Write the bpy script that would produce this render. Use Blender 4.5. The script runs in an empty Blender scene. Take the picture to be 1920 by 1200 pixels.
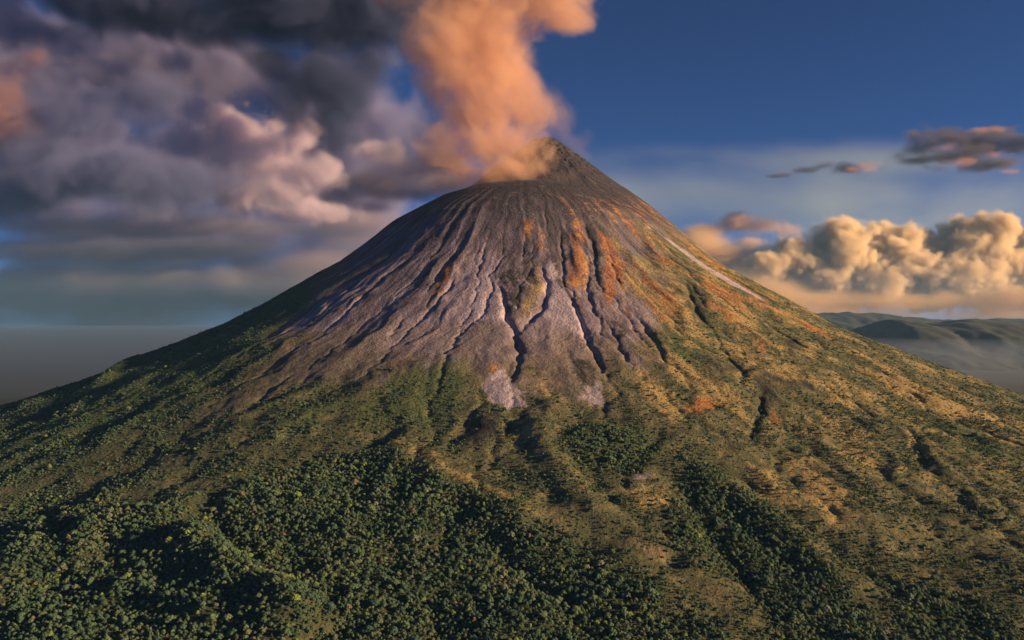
import bpy, math, random
import numpy as np
from mathutils import Vector

random.seed(7)
R = math.radians
sc = bpy.context.scene
col = sc.collection

# ---------------------------------------------------------------- camera, sky, sun, exposure
cam = bpy.data.objects.new('camera', bpy.data.cameras.new('camera'))
col.objects.link(cam)
cam.location = (0, 0, 0)                      # drone height: the camera defines the zero level
cam.rotation_euler = (R(90), 0, 0)            # level, looking along +Y at the volcano
cam.data.sensor_width = 36
cam.data.lens = 28.26
cam.data.clip_start = 1
cam.data.clip_end = 200000
sc.camera = cam

SUN_AZ = R(106)        # clockwise from +Y: low evening sun behind the photographer's right shoulder
SUN_EL = R(13)
world = bpy.data.worlds.new('World')
sc.world = world
world.use_nodes = True
wn = world.node_tree
sky = wn.nodes.new('ShaderNodeTexSky')
sky.sky_type = 'NISHITA'
sky.sun_disc = False
sky.sun_elevation = SUN_EL
sky.sun_rotation = SUN_AZ
sky.altitude = 9000
sky.air_density = 1.0
sky.dust_density = 0.0
sky.ozone_density = 5.5
wn.links.new(sky.outputs[0], wn.nodes['Background'].inputs[0])
wn.nodes['Background'].inputs[1].default_value = 0.05

sun = bpy.data.objects.new('sun', bpy.data.lights.new('sun', 'SUN'))
col.objects.link(sun)
sd = Vector((math.sin(SUN_AZ) * math.cos(SUN_EL), math.cos(SUN_AZ) * math.cos(SUN_EL), math.sin(SUN_EL)))
sun.rotation_euler = sd.to_track_quat('Z', 'Y').to_euler()
sun.data.energy = 5.0
sun.data.color = (1.0, 0.64, 0.33)
sun.data.angle = R(2.5)      # low sun softened by thin cloud

sc.view_settings.view_transform = 'Standard'
sc.view_settings.look = 'None'
sc.view_settings.exposure = 0.95
sc.view_settings.gamma = 1.0
sc.cycles.volume_bounces = 5
sc.cycles.max_bounces = 7
sc.cycles.diffuse_bounces = 2
sc.cycles.transparent_max_bounces = 7
sc.cycles.volume_step_rate = 3.0
sc.cycles.use_denoising = True

# ---------------------------------------------------------------- helpers
def tag(o, label=None, cat=None, group=None, kind=None):
    if label: o['label'] = label
    if cat: o['category'] = cat
    if group: o['group'] = group
    if kind: o['kind'] = kind
    return o


def link(name, me, parent=None):
    o = bpy.data.objects.new(name, me)
    col.objects.link(o)
    o.parent = parent
    return o


def mesh_np(name, verts, faces, mat=None, smooth=False):
    """verts (n,3), faces (m,k) all of one size"""
    me = bpy.data.meshes.new(name)
    verts = np.asarray(verts, np.float32)
    faces = np.asarray(faces, np.int32)
    k = faces.shape[1]
    me.vertices.add(len(verts))
    me.vertices.foreach_set('co', verts.ravel())
    me.loops.add(faces.size)
    me.loops.foreach_set('vertex_index', faces.ravel())
    me.polygons.add(len(faces))
    me.polygons.foreach_set('loop_start', np.arange(0, faces.size, k, dtype=np.int32))
    me.polygons.foreach_set('use_smooth', np.full(len(faces), smooth))
    me.update(calc_edges=True)
    if mat: me.materials.append(mat)
    return me


def attr(me, name, vals):
    a = me.attributes.new(name, 'FLOAT', 'POINT')
    a.data.foreach_set('value', np.asarray(vals, np.float32).ravel())


def smooth(a, b, x):
    t = np.clip((x - a) / (b - a), 0, 1)
    return t * t * (3 - 2 * t)


_rg = np.random.default_rng(11)
_ga = _rg.random((256, 256)) * 2 * np.pi
_GX, _GY = np.cos(_ga).astype(np.float32), np.sin(_ga).astype(np.float32)


def noise2(x, y, seed=0):
    """gradient noise, about -1..1"""
    x = np.asarray(x, np.float32) + seed * 17.31
    y = np.asarray(y, np.float32) + seed * 9.77
    xi = np.floor(x).astype(np.int32); yi = np.floor(y).astype(np.int32)
    fx = x - xi; fy = y - yi
    x0 = xi & 255; y0 = yi & 255; x1 = (xi + 1) & 255; y1 = (yi + 1) & 255
    u = fx * fx * fx * (fx * (fx * 6 - 15) + 10); v = fy * fy * fy * (fy * (fy * 6 - 15) + 10)
    n00 = _GX[x0, y0] * fx + _GY[x0, y0] * fy
    n10 = _GX[x1, y0] * (fx - 1) + _GY[x1, y0] * fy
    n01 = _GX[x0, y1] * fx + _GY[x0, y1] * (fy - 1)
    n11 = _GX[x1, y1] * (fx - 1) + _GY[x1, y1] * (fy - 1)
    a = n00 + (n10 - n00) * u; b = n01 + (n11 - n01) * u
    return 1.5 * (a + (b - a) * v)


def fbm(x, y, oct=4, seed=0, gain=0.5):
    s = 0; a = 1.0; t = 0
    for k in range(oct):
        s = s + a * noise2(x * 2 ** k, y * 2 ** k, seed + k * 3); t += a; a *= gain
    return s / t


def ridged(x, y, oct=4, seed=0):
    s = 0; a = 1.0; t = 0
    for k in range(oct):
        s = s + a * (1 - 2 * np.abs(noise2(x * 2 ** k, y * 2 ** k, seed + k * 5))); t += a; a *= 0.5
    return s / t


class NT:
    """small node-tree builder"""
    def __init__(s, name):
        s.mat = bpy.data.materials.new(name); s.mat.use_nodes = True
        s.t = s.mat.node_tree; s.n = s.t.nodes; s.n.clear()
        s.out = s.n.new('ShaderNodeOutputMaterial')
    def new(s, typ, **kw):
        n = s.n.new(typ)
        for k, v in kw.items(): setattr(n, k, v)
        return n
    def lk(s, a, b): s.t.links.new(a, b)
    def attr(s, name, typ='GEOMETRY'):
        n = s.new('ShaderNodeAttribute', attribute_name=name, attribute_type=typ); return n.outputs['Fac']
    def math(s, op, a, b=None, clamp=False):
        n = s.new('ShaderNodeMath', operation=op, use_clamp=clamp)
        for i, v in enumerate((a, b)):
            if v is None: continue
            if isinstance(v, (int, float)): n.inputs[i].default_value = v
            else: s.lk(v, n.inputs[i])
        return n.outputs[0]
    def noise(s, vec, scale, detail=4, rough=0.55):
        n = s.new('ShaderNodeTexNoise')
        n.inputs['Scale'].default_value = scale; n.inputs['Detail'].default_value = detail; n.inputs['Roughness'].default_value = rough
        if vec is not None: s.lk(vec, n.inputs['Vector'])
        return n.outputs['Fac']
    def mix(s, fac, a, b, blend='MIX'):
        n = s.new('ShaderNodeMix', data_type='RGBA', blend_type=blend)
        for sock, v in ((n.inputs[0], fac), (n.inputs[6], a), (n.inputs[7], b)):
            if isinstance(v, (int, float)): sock.default_value = v
            elif isinstance(v, tuple): sock.default_value = (*v, 1)
            else: s.lk(v, sock)
        return n.outputs[2]
    def ramp(s, fac, stops):
        n = s.new('ShaderNodeValToRGB'); e = n.color_ramp.elements
        while len(e) < len(stops): e.new(0.5)
        for el, (p, c) in zip(e, stops): el.position = p; el.color = (*c, 1)
        s.lk(fac, n.inputs[0]); return n.outputs[0]


# ---------------------------------------------------------------- map of the volcano
# All map features are in metres east / north of the cone's centre.
SX, SY = 50.0, 2800.0
PROFILE_R = [0, 120, 200, 300, 460, 640, 800, 1000, 1300, 1550, 1800, 2050, 2400, 2800, 3600, 4200]
PROFILE_H = [462, 460, 452, 418, 329.6, 186.3, 92.8, -20.8, -150.2, -241.2, -318.3, -363.7, -411.3, -440, -500, -520]
GULLY = [
    (9, 7, [(-188,-563),(-217,-647),(-240,-713),(-255,-781),(-265,-812)]),
    (10, 9, [(-201,-726),(-201,-790),(-219,-836),(-240,-893),(-268,-954)]),
    (8, 6, [(-302,-898),(-317,-948),(-326,-1010)]),
    (9, 7, [(-304,-552),(-351,-608),(-391,-656),(-411,-705),(-458,-815),(-492,-899)]),
    (8, 5, [(-438,-550),(-494,-711),(-550,-819)]),
    (13, 13, [(-77,-762),(-86,-794),(-72,-863),(-65,-910),(-62,-961),(-46,-1005),(-42,-1065),(-33,-1114),(-47,-1160),(-57,-1190),(-62,-1242)]),
    (8, 6, [(-33,-1114),(-37,-1176),(-48,-1222),(-52,-1258)]),
    (12, 12, [(24,-687),(31,-774),(40,-816),(26,-879),(21,-925),(-5,-956),(-26,-990),(-42,-1024)]),
    (12, 11, [(64,-822),(91,-868),(102,-942),(113,-1008),(120,-1094),(129,-1147),(130,-1185),(128,-1228)]),
    (10, 9, [(124,-562),(144,-600),(152,-668),(148,-740),(133,-830),(139,-901),(154,-957),(141,-1031),(133,-1107)]),
    (12, 10, [(152,-459),(157,-522),(172,-569),(169,-643),(164,-755),(154,-834)]),
    (9, 8, [(162,-920),(171,-984),(181,-1036),(179,-1077),(192,-1139),(200,-1177)]),
    (9, 7, [(235,-911),(252,-958),(264,-1027),(269,-1085),(268,-1149)]),
    (7, 5, [(218,-596),(214,-686),(220,-766),(229,-841)]),
    (7, 5, [(156,-858),(157,-928)]),
    (10, 8, [(408,-645),(425,-696),(428,-755),(425,-838)]),
    (14, 10, [(408,-676),(401,-770),(403,-849),(411,-922)]),
    (9, 6, [(231,-882),(250,-952),(268,-1047)]),
    (8, 5, [(338,-334),(390,-431),(440,-529),(525,-560)]),
    (7, 5, [(86,-525),(85,-591),(83,-690),(82,-770)]),
    (7, 4, [(-13,-555),(-18,-619),(-25,-722)]),
    (7, 4, [(44,-427),(47,-553),(58,-637)]),
    (7, 4, [(-110,-543),(-128,-653),(-144,-785)]),
    (12, 4, [(679,-1274),(683,-1334),(668,-1392),(641,-1456)]),
    (9, 4, [(554,-1180),(596,-1272),(620,-1320),(664,-1322),(671,-1364)]),
    (10, 3, [(437,-1441),(450,-1522),(476,-1562)]),
    (9, 3, [(501,-1381),(492,-1482),(502,-1549)]),
    (12, 7, [(452,-1190),(416,-1289),(374,-1380),(339,-1442)]),
    (9, 5, [(559,-999),(565,-1051),(595,-1063),(634,-1083)]),
    (9, 5, [(919,-366),(889,-720),(946,-825)]),
    (10, 6, [(543,-671),(590,-791),(632,-898),(699,-980)]),
    (9, 5, [(-143,-1392),(-109,-1315),(-65,-1328)]),
    (10, 6, [(-21,-1339),(35,-1379),(99,-1395),(133,-1421)]),
    (8, 5, [(-500,-1104),(-544,-1181),(-554,-1250)]),
    (46, 30, [(-516,-1579),(-431,-1716),(-364,-1793),(-296,-1848),(-213,-1924),(-183,-1963)]),
    (30, 14, [(-837,-1483),(-694,-1645),(-620,-1789),(-526,-1915)]),
    (34, 14, [(-94,-1706),(-50,-1778),(12,-1862),(40,-1956)]),
    (34, 16, [(206,-1556),(220,-1700),(240,-1807),(250,-1932)]),
]
RIDGE = [
    (45, 30, [(-525,-1664),(-488,-1712),(-421,-1764),(-378,-1812),(-343,-1839),(-302,-1880),(-251,-1927)]),
    (45, 14, [(-652,-1757),(-651,-1658),(-622,-1646),(-525,-1664)]),
    (40, 8, [(-372,-1454),(-239,-1472),(-139,-1585),(-32,-1707),(33,-1755)]),
    (12, 6, [(560,-1159),(594,-1187),(607,-1257),(630,-1296),(674,-1302),(677,-1352)]),
    (14, 6, [(734,-1057),(773,-1118),(813,-1198),(847,-1260),(855,-1304)]),
    (12, 7, [(704,-1282),(707,-1342),(677,-1435),(686,-1494),(671,-1568),(675,-1617)]),
    (12, 6, [(635,-1366),(600,-1448),(563,-1517),(591,-1552),(610,-1575),(627,-1610),(628,-1668)]),
    (10, 5, [(432,-1435),(452,-1511),(479,-1548)]),
    (10, 5, [(503,-1380),(490,-1488),(502,-1551)]),
    (16, 9, [(248,-555),(275,-620),(300,-704),(326,-796),(358,-862),(352,-960),(369,-1018)]),
    (14, 7, [(460,-678),(469,-778),(518,-897),(559,-999)]),
    (12, 6, [(316,-470),(371,-559),(454,-605),(528,-621),(611,-625)]),
    (16, 8, [(5,-722),(15,-774),(18,-837),(-2,-908)]),
    (18, 8, [(122,-540),(126,-625),(121,-738),(115,-816)]),
    (20, 9, [(434,-1165),(480,-1126),(513,-1131),(568,-1137),(604,-1136)]),
    (14, 6, [(762,-761),(803,-909),(871,-1020),(938,-1127)]),
    (14, 6, [(-393,-1186),(-470,-1218),(-560,-1293),(-672,-1287)]),
    (34, 5, [(-137,-1169),(-224,-1157),(-296,-1188),(-373,-1277),(-456,-1343),(-574,-1390),(-674,-1418)]),
    (30, 12, [(-1113,-408),(-1140,-419),(-1149,-531),(-1070,-830)]),
    (20, 8, [(-370,-1906),(-475,-1829),(-556,-1796)]),
    (35, 12, [(36,-1502),(104,-1435),(169,-1479)]),
    (30, 12, [(239,-1521),(293,-1625),(334,-1727),(371,-1838)]),
    (30, 10, [(-12,-1359),(10,-1502),(56,-1654),(108,-1718)]),
]
RUST = [
    [(-226,-681),(-206,-660),(-207,-743),(-221,-818),(-242,-842),(-240,-759)],
    [(125,-504),(146,-533),(144,-635),(154,-670),(132,-813),(107,-856),(86,-794),(99,-687),(112,-586)],
    [(25,-551),(37,-576),(32,-639),(19,-629)],
    [(189,-521),(233,-555),(254,-670),(221,-805),(191,-887),(168,-903),(177,-752),(194,-634)],
    [(307,-458),(376,-548),(412,-591),(358,-603),(321,-515)],
    [(460,-604),(534,-627),(612,-632),(565,-693),(485,-679)],
    [(216,-844),(228,-935),(236,-1007),(215,-984),(206,-918)],
    [(-88,-1173),(-74,-1152),(-77,-1196),(-92,-1205)],
    [(282,-1284),(332,-1243),(326,-1309),(287,-1347),(265,-1340)],
    [(429,-1297),(454,-1280),(441,-1326),(420,-1341)],
    [(702,-622),(773,-661),(779,-786),(714,-743)],
    [(-12,-511),(10,-522),(1,-598),(-18,-598)],
    [(520,-931),(548,-962),(503,-1026)],
]
OCHRE = [
    [(5,-730),(18,-748),(32,-816),(22,-873),(-13,-941),(-38,-975),(-18,-873)],
    [(128,-653),(154,-670),(132,-813),(107,-856),(95,-819)],
    [(232,-619),(269,-707),(304,-789),(343,-888),(349,-1003),(374,-1048),(334,-1048),(315,-933),(280,-850),(242,-798),(224,-738)],
    [(227,-763),(242,-798),(230,-865),(216,-844)],
    [(374,-682),(386,-735),(381,-821),(365,-816)],
    [(458,-673),(476,-768),(521,-896),(500,-917),(448,-827)],
    [(262,-1028),(325,-1136),(388,-1230),(380,-1360),(321,-1288),(263,-1172)],
    [(485,-1085),(559,-1035),(619,-1134),(545,-1139),(482,-1130)],
    [(639,-876),(700,-850),(635,-988),(604,-976)],
    [(553,-1316),(603,-1332),(565,-1438),(537,-1418)],
    [(9,-1176),(23,-1239),(35,-1297),(15,-1298),(2,-1239)],
    [(-239,-1447),(-190,-1477),(-116,-1554),(-58,-1618),(-2,-1688),(-21,-1695),(-73,-1639),(-139,-1577),(-195,-1517)],
    [(124,-1608),(207,-1588),(179,-1649),(123,-1666)],
    [(732,-959),(860,-947),(937,-1071),(999,-1119),(859,-1170),(784,-1101)],
    [(422,-976),(482,-979),(498,-1080),(439,-1126)],
    [(411,-1464),(458,-1524),(438,-1650),(400,-1669),(377,-1585)],
    [(211,-1159),(257,-1257),(261,-1380),(216,-1366),(194,-1267)],
    [(332,-1493),(377,-1537),(369,-1631),(322,-1608)],
    [(-50,-1378),(-22,-1398),(-6,-1469),(-32,-1460)],
]
PALE = [
    [(50,-637),(60,-720),(69,-801),(86,-868),(110,-946),(115,-1053),(96,-1034),(70,-986),(41,-962),(13,-967),(26,-896),(34,-761)],
    [(-90,-784),(-75,-821),(-66,-894),(-58,-987),(-74,-977),(-85,-915),(-94,-856)],
    [(-153,-859),(-124,-763),(-104,-866),(-105,-968),(-135,-975)],
    [(-106,-1265),(-82,-1195),(-61,-1175),(-38,-1269),(-19,-1329),(-69,-1342)],
    [(68,-1293),(106,-1252),(121,-1238),(129,-1324),(98,-1316)],
    [(-129,-814),(-108,-866),(-113,-912),(-129,-887)],
    [(362,-373),(471,-385),(544,-487),(595,-533),(641,-588),(622,-618),(574,-587),(518,-548),(451,-439)],
    [(130,-1569),(165,-1551),(161,-1568),(135,-1585)],
]
DARKROCK = [
    [(-84,-756),(-43,-734),(-16,-749),(-18,-849),(-44,-973),(-60,-961),(-69,-870)],
    [(159,-517),(185,-518),(197,-633),(179,-803),(156,-858),(148,-810),(159,-674)],
    [(412,-658),(441,-685),(440,-831),(404,-898),(389,-856)],
    [(432,-1172),(479,-1138),(507,-1149),(568,-1151),(565,-1173),(490,-1204),(451,-1258),(401,-1355),(364,-1420),(350,-1431),(392,-1337),(441,-1226)],
    [(362,-1126),(404,-1089),(426,-1119),(404,-1151),(369,-1159)],
    [(588,-899),(639,-859),(617,-939),(576,-985)],
    [(310,-442),(342,-486),(363,-576),(365,-641),(333,-660),(317,-544)],
    [(65,-1152),(115,-1144),(121,-1192),(90,-1237),(66,-1207)],
    [(-13,-577),(9,-588),(4,-668),(-15,-668)],
    [(85,-537),(112,-542),(99,-659),(85,-769),(81,-662)],
    [(-134,-1393),(-69,-1348),(-77,-1450),(-121,-1466)],
    [(190,-899),(209,-985),(189,-1042),(180,-978)],
]
BROWN = [
    [(-714,-1237),(-639,-1157),(-605,-1059),(-541,-951),(-385,-858),(-300,-915),(-338,-1133),(-416,-1179),(-520,-1189),(-564,-1280),(-661,-1291)],
    [(-271,-946),(-50,-983),(-28,-1154),(-114,-1193),(-247,-1153),(-342,-1108)],
    [(-20,-973),(104,-1015),(132,-1191),(90,-1295),(0,-1279),(-17,-1154)],
]
GREEN = [
    [(-295,-1192),(-224,-1157),(-133,-1136),(-129,-1314),(-181,-1389),(-276,-1378),(-359,-1344)],
    [(-421,-1288),(-386,-1220),(-331,-1169),(-352,-1282),(-395,-1357),(-492,-1411),(-498,-1332)],
    [(-1332,-788),(-1313,-421),(-1104,-393),(-934,-334),(-713,-302),(-563,-654),(-663,-877),(-695,-1065),(-739,-1226),(-848,-1316),(-988,-1327)],
    [(276,-568),(365,-641),(322,-725),(277,-660)],
    [(278,-899),(343,-948),(368,-1050),(314,-1139),(275,-1050)],
    [(727,-1102),(803,-1172),(885,-1301),(799,-1439),(725,-1321)],
    [(20,-1486),(78,-1424),(161,-1419),(190,-1460),(164,-1535),(123,-1562),(67,-1540)],
]
FOREST = [
    [(-400,-1482),(-290,-1458),(-239,-1472),(-184,-1541),(-139,-1585),(-73,-1646),(-32,-1707),(21,-1726),(79,-1777),(123,-1837),(155,-1964),(-250,-1961),(-327,-1852),(-401,-1784),(-485,-1670),(-492,-1567),(-444,-1509)],
    [(233,-1506),(276,-1525),(288,-1601),(333,-1645),(351,-1701),(353,-1761),(364,-1826),(376,-1955),(240,-1961),(223,-1821),(177,-1763),(146,-1704),(187,-1648)],
    [(-550,-1603),(-394,-1721),(-261,-1806),(-128,-1965),(-364,-1956),(-485,-1776)],
    [(-861,-1527),(-722,-1549),(-576,-1598),(-485,-1670),(-401,-1784),(-327,-1852),(-228,-1962),(-598,-1939)],
    [(20,-1486),(77,-1433),(150,-1429),(183,-1461),(163,-1528),(123,-1557),(68,-1535)],
    [(409,-1783),(486,-1790),(529,-1872),(499,-1947),(376,-1955)],
]
LILAC = [
    [(-219,-844),(-164,-644),(-93,-632),(-69,-870),(-62,-982),(-123,-966),(-185,-956)],
    [(-20,-973),(25,-919),(103,-957),(119,-1102),(58,-1175),(-5,-1107)],
    [(-106,-1265),(-82,-1195),(-61,-1175),(-25,-1269),(-11,-1339),(-69,-1348)],
    [(-361,-999),(-274,-923),(-170,-992),(-171,-1142),(-292,-1144)],
]
def seg_dist(px, py, pts):
    """distance to a polyline and the position along it (0..1)"""
    best = np.full(px.shape, 1e9, np.float32); par = np.zeros(px.shape, np.float32)
    L = [0]
    for a, b in zip(pts, pts[1:]): L.append(L[-1] + math.hypot(b[0] - a[0], b[1] - a[1]))
    for i, (a, b) in enumerate(zip(pts, pts[1:])):
        dx, dy = b[0] - a[0], b[1] - a[1]; l2 = dx * dx + dy * dy + 1e-6
        t = np.clip(((px - a[0]) * dx + (py - a[1]) * dy) / l2, 0, 1)
        d = np.hypot(px - a[0] - t * dx, py - a[1] - t * dy)
        m = d < best
        best[m] = d[m]; par[m] = ((L[i] + t * (L[i + 1] - L[i])) / L[-1])[m]
    return best, par


def paint_line(x, y, pts, width):
    xs = [p[0] for p in pts]; ys = [p[1] for p in pts]; w = width * 3
    idx = np.flatnonzero((x > min(xs) - w) & (x < max(xs) + w) & (y > min(ys) - w) & (y < max(ys) + w))
    d, t = seg_dist(x[idx], y[idx], pts)
    return idx, d, t


def paint_poly(x, y, pts, soft, wob):
    xs = [p[0] for p in pts]; ys = [p[1] for p in pts]; w = soft * 2 + 10
    idx = np.flatnonzero((x > min(xs) - w) & (x < max(xs) + w) & (y > min(ys) - w) & (y < max(ys) + w))
    px, py = x[idx], y[idx]
    ins = np.zeros(px.shape, bool)
    n = len(pts)
    for i in range(n):
        ax, ay = pts[i]; bx, by = pts[(i + 1) % n]
        c = ((ay > py) != (by > py)) & (px < (bx - ax) * (py - ay) / (by - ay + 1e-9) + ax)
        ins ^= c
    d, _ = seg_dist(px, py, pts + [pts[0]])
    s = np.where(ins, d, -d) + wob[idx]
    return idx, smooth(-soft, soft, s)


# polar grid round the cone, dense on the side towards the camera
phi = np.concatenate([np.linspace(-math.pi, R(-108), 60, endpoint=False), np.linspace(R(-108), R(108), 1240), np.linspace(R(108), math.pi, 61)[1:-1]])
rad = np.concatenate([np.linspace(2, 2130, 590), np.linspace(2130, 4200, 60)[1:]])
NP, NR = len(phi), len(rad)
PH, RA = np.meshgrid(phi, rad, indexing='ij')
PH = PH.ravel().astype(np.float32); RA = RA.ravel().astype(np.float32)
mx = RA * np.sin(PH); my = -RA * np.cos(PH)          # metres east / north of the centre

warp = fbm(mx / 190, my / 190, 3, 4)
base = np.interp(RA * (1 + 0.012 * warp), PROFILE_R, PROFILE_H)
# summit cone with its broken crater rim
qx, qy = mx - 70, my - 120
qr = np.hypot(qx, qy)
rim = 15 * ridged(qx / 34, qy / 34, 4, 21) - 6
peak = 648 + rim * smooth(330, 90, qr) - 0.76 * np.maximum(0, qr - 45) - 0.5 * np.maximum(0, 38 - qr) - 0.0005 * np.maximum(0, qr - 350) ** 2
peak = peak + smooth(60, 160, qr) * (fbm(np.arctan2(qx, qy) * 7, qr / 200, 3, 23) * 7)
H = np.maximum(base, peak)
sm = np.exp(-((base - peak) / 18.0) ** 2) * 3
H = H + sm
# erosion ribs running down the cone
up = smooth(120, 380, RA) * (1 - smooth(1050, 1500, RA))
jit = 0.10 * fbm(mx / 150, my / 150, 3, 2)
wv = PH + 0.05 * fbm(mx / 260, my / 260, 3, 5) + 0.022 * fbm(mx / 70, my / 70, 2, 7)
ribs = ridged(wv * 8, RA / 700, 2, 6) * 6.5 + ridged(wv * 21, RA / 330, 2, 8) * 2.0 * smooth(250, 520, RA) * smooth(-0.4, 0.5, fbm(mx / 200, my / 200, 2, 12)) + ridged(wv * 52, RA / 140, 2, 9) * 1.0 * smooth(500, 900, RA) * smooth(-0.2, 0.5, fbm(mx / 110, my / 110, 2, 15))
H = H + up * ribs * (0.22 + 0.78 * smooth(250, 800, RA))
# hummocky old lava and forest ground below
low = smooth(900, 1450, RA)
H = H + low * (fbm(mx / 300, my / 300, 3, 30) * 13 + ridged(wv * 8, RA / 460, 3, 33) * 8 + fbm(mx / 75, my / 75, 3, 36) * 4.0)
H = H + smooth(250, 600, RA) * (fbm(mx / 45, my / 45, 3, 40) * 1.8 + ridged(mx / 26, my / 26, 3, 44) * 0.9 * (0.4 + low))
gully = np.zeros_like(H)
for width, height, pts in RIDGE:
    idx, d, t = paint_line(mx, my, pts, width)
    tap = np.clip(np.minimum(t, 1 - t) * 6, 0, 1) ** 0.7
    H[idx] += (1.1 if width > 18 else 0.7) * height * tap * np.exp(-(d / width) ** 2)
wobx = fbm(mx / 30, my / 30, 3, 51) * 9; woby = fbm(mx / 30, my / 30, 3, 57) * 9
for width, depth, pts in GULLY:
    idx, d, t = paint_line(mx + wobx, my + woby, pts, width * 1.3)
    tap = np.clip(t * 3, 0, 1) * np.clip((1 - t) * 3.5, 0, 1)
    w = width * (0.42 + 0.75 * t) * (1 + 0.55 * noise2(t * 11, t * 0 + width))
    H[idx] -= 0.72 * depth * tap * (1 + 0.5 * noise2(t * 7, t * 0 + 3 * width)) * np.exp(-(d / (w * 0.8)) ** 1.4)
    gully[idx] = np.maximum(gully[idx], tap * np.exp(-(d / (w * 0.45)) ** 2) * (0.55 + 0.5 * noise2(t * 15, t * 0 + width)))

# running water: route the flow ring by ring down the cone, cut branching channels, repeat
G = H.reshape(NP, NR)
f0, f1 = 60, 60 + 1240
dphi = phi[f0 + 1] - phi[f0]
J0, J1 = int(np.searchsorted(rad, 170)), 589
rough = (fbm(mx / 11, my / 11, 2, 140) * 1.3 + fbm(mx / 34, my / 34, 2, 143) * 2.2).reshape(NP, NR)[f0:f1]
nfr = f1 - f0; ar = np.arange(nfr)
flow = None
for it in range(6):
    S = G[f0:f1]; T = S + rough * (1.0 if it < 3 else 0.5)
    acc = np.repeat((rad * dphi * 3.6)[None, :], nfr, 0)
    for j in range(J0, J1):
        k = max(1, int(round(2.6 / (rad[j] * dphi))))
        cand = np.stack([np.clip(ar + o_ * k, 0, nfr - 1) for o_ in (-2, -1, 0, 1, 2)])
        hh = T[cand, j + 1] + np.array([0.7, 0.2, 0, 0.2, 0.7])[:, None]
        tgt = cand[np.argmin(hh, 0), ar]
        acc[:, j + 1] += np.bincount(tgt, acc[:, j], nfr)
    cut = np.maximum(0, np.clip(acc / 26000.0, 0, 1.6) ** 0.75 - 0.13)
    cut[:, :J0] = 0
    out = np.zeros_like(cut)
    for j in range(J0, J1 + 1):
        sg = max(0.8, (2.0 + 1.6 * rad[j] / 1000) / (rad[j] * dphi)); n_ = int(sg * 2.5) + 1
        kx = np.arange(-n_, n_ + 1); ker = np.exp(-(np.abs(kx) / sg) ** 1.3)
        out[:, j] = np.convolve(cut[:, j], ker / ker.max() / 1.6, 'same')
    out[:, 1:-1] = 0.25 * out[:, :-2] + 0.5 * out[:, 1:-1] + 0.25 * out[:, 2:]
    amt = (smooth(260, 760, rad) * (1 - smooth(1950, 2110, rad)))[None, :] * (1 - 0.35 * smooth(1000, 1300, rad)[None, :] * (1 - 1.7 * smooth(R(10), R(28), phi[f0:f1])[:, None]))
    edge = np.clip(np.minimum(ar, nfr - 1 - ar) / 40.0, 0, 1)[:, None]
    G[f0:f1] -= np.minimum(out, 1.4) * amt * edge * 0.9 * (1 - 0.5 * smooth(R(-4), R(-22), phi[f0:f1])[:, None])
    flow = out
H = G.ravel()
runoff = np.zeros((NP, NR), np.float32); runoff[f0:f1] = np.clip(flow, 0, 1); runoff = runoff.ravel()
HG = H.reshape(NP, NR)


def sample(grid, x, y):
    """bilinear look-up of a polar grid at map x, y"""
    p = np.arctan2(x, -y); r = np.hypot(x, y)
    ip = np.clip(np.searchsorted(phi, p) - 1, 0, NP - 2); ir = np.clip(np.searchsorted(rad, r) - 1, 0, NR - 2)
    fp = np.clip((p - phi[ip]) / (phi[ip + 1] - phi[ip]), 0, 1); fr = np.clip((r - rad[ir]) / (rad[ir + 1] - rad[ir]), 0, 1)
    return (grid[ip, ir] * (1 - fp) + grid[ip + 1, ir] * fp) * (1 - fr) + (grid[ip, ir + 1] * (1 - fp) + grid[ip + 1, ir + 1] * fp) * fr


# ground cover: what the surface is made of at each place, plus coloured-in shade
wob = fbm(mx / 45, my / 45, 4, 60) * 20 + fbm(wv * 95, RA / 110, 3, 63) * 16
front = np.degrees(PH)
limit = np.interp(front, [-180, -100, -75, -50, -35, -10, 10, 22, 40, 60, 80, 100, 180], [700, 560, 520, 760, 1080, 1220, 1160, 820, 560, 520, 600, 600, 600])
ash = smooth(200, -200, RA - limit + 190 * fbm(mx / 130, my / 130, 4, 66) + 120 * fbm(wv * 30, RA / 260, 3, 68))
cover = {'ash': ash}
for name, polys, soft in (('rust', RUST, 13), ('ochre', OCHRE, 24), ('pale', PALE, 11), ('darkrock', DARKROCK, 13), ('brown', BROWN, 40), ('green', GREEN, 44), ('forest', FOREST, 45), ('lilac', LILAC, 30)):
    v = np.zeros_like(H)
    for pts in polys:
        idx, m = paint_poly(mx, my, pts, soft, wob * (0.45 if soft < 8 else 0.8 if soft < 20 else 1.3))
        v[idx] = np.maximum(v[idx], m)
    cover[name] = v
streak = np.clip(0.5 + 0.45 * fbm(wv * 22, RA / 420, 4, 70) * smooth(150, 500, RA) + 0.35 * fbm(wv * 70, RA / 260, 3, 72) * smooth(350, 700, RA) + 0.25 * fbm(mx / 60, my / 60, 4, 73) + 0.22 * runoff * smooth(500, 800, RA) + 0.30 * cover['lilac'] - 0.42 * smooth(640, 280, RA) + 0.14 * smooth(700, 1050, RA) - 0.15 * smooth(-30, -70, front), 0, 1)  # also darkens the upper cone and left side, shade put into the ash tone
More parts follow.
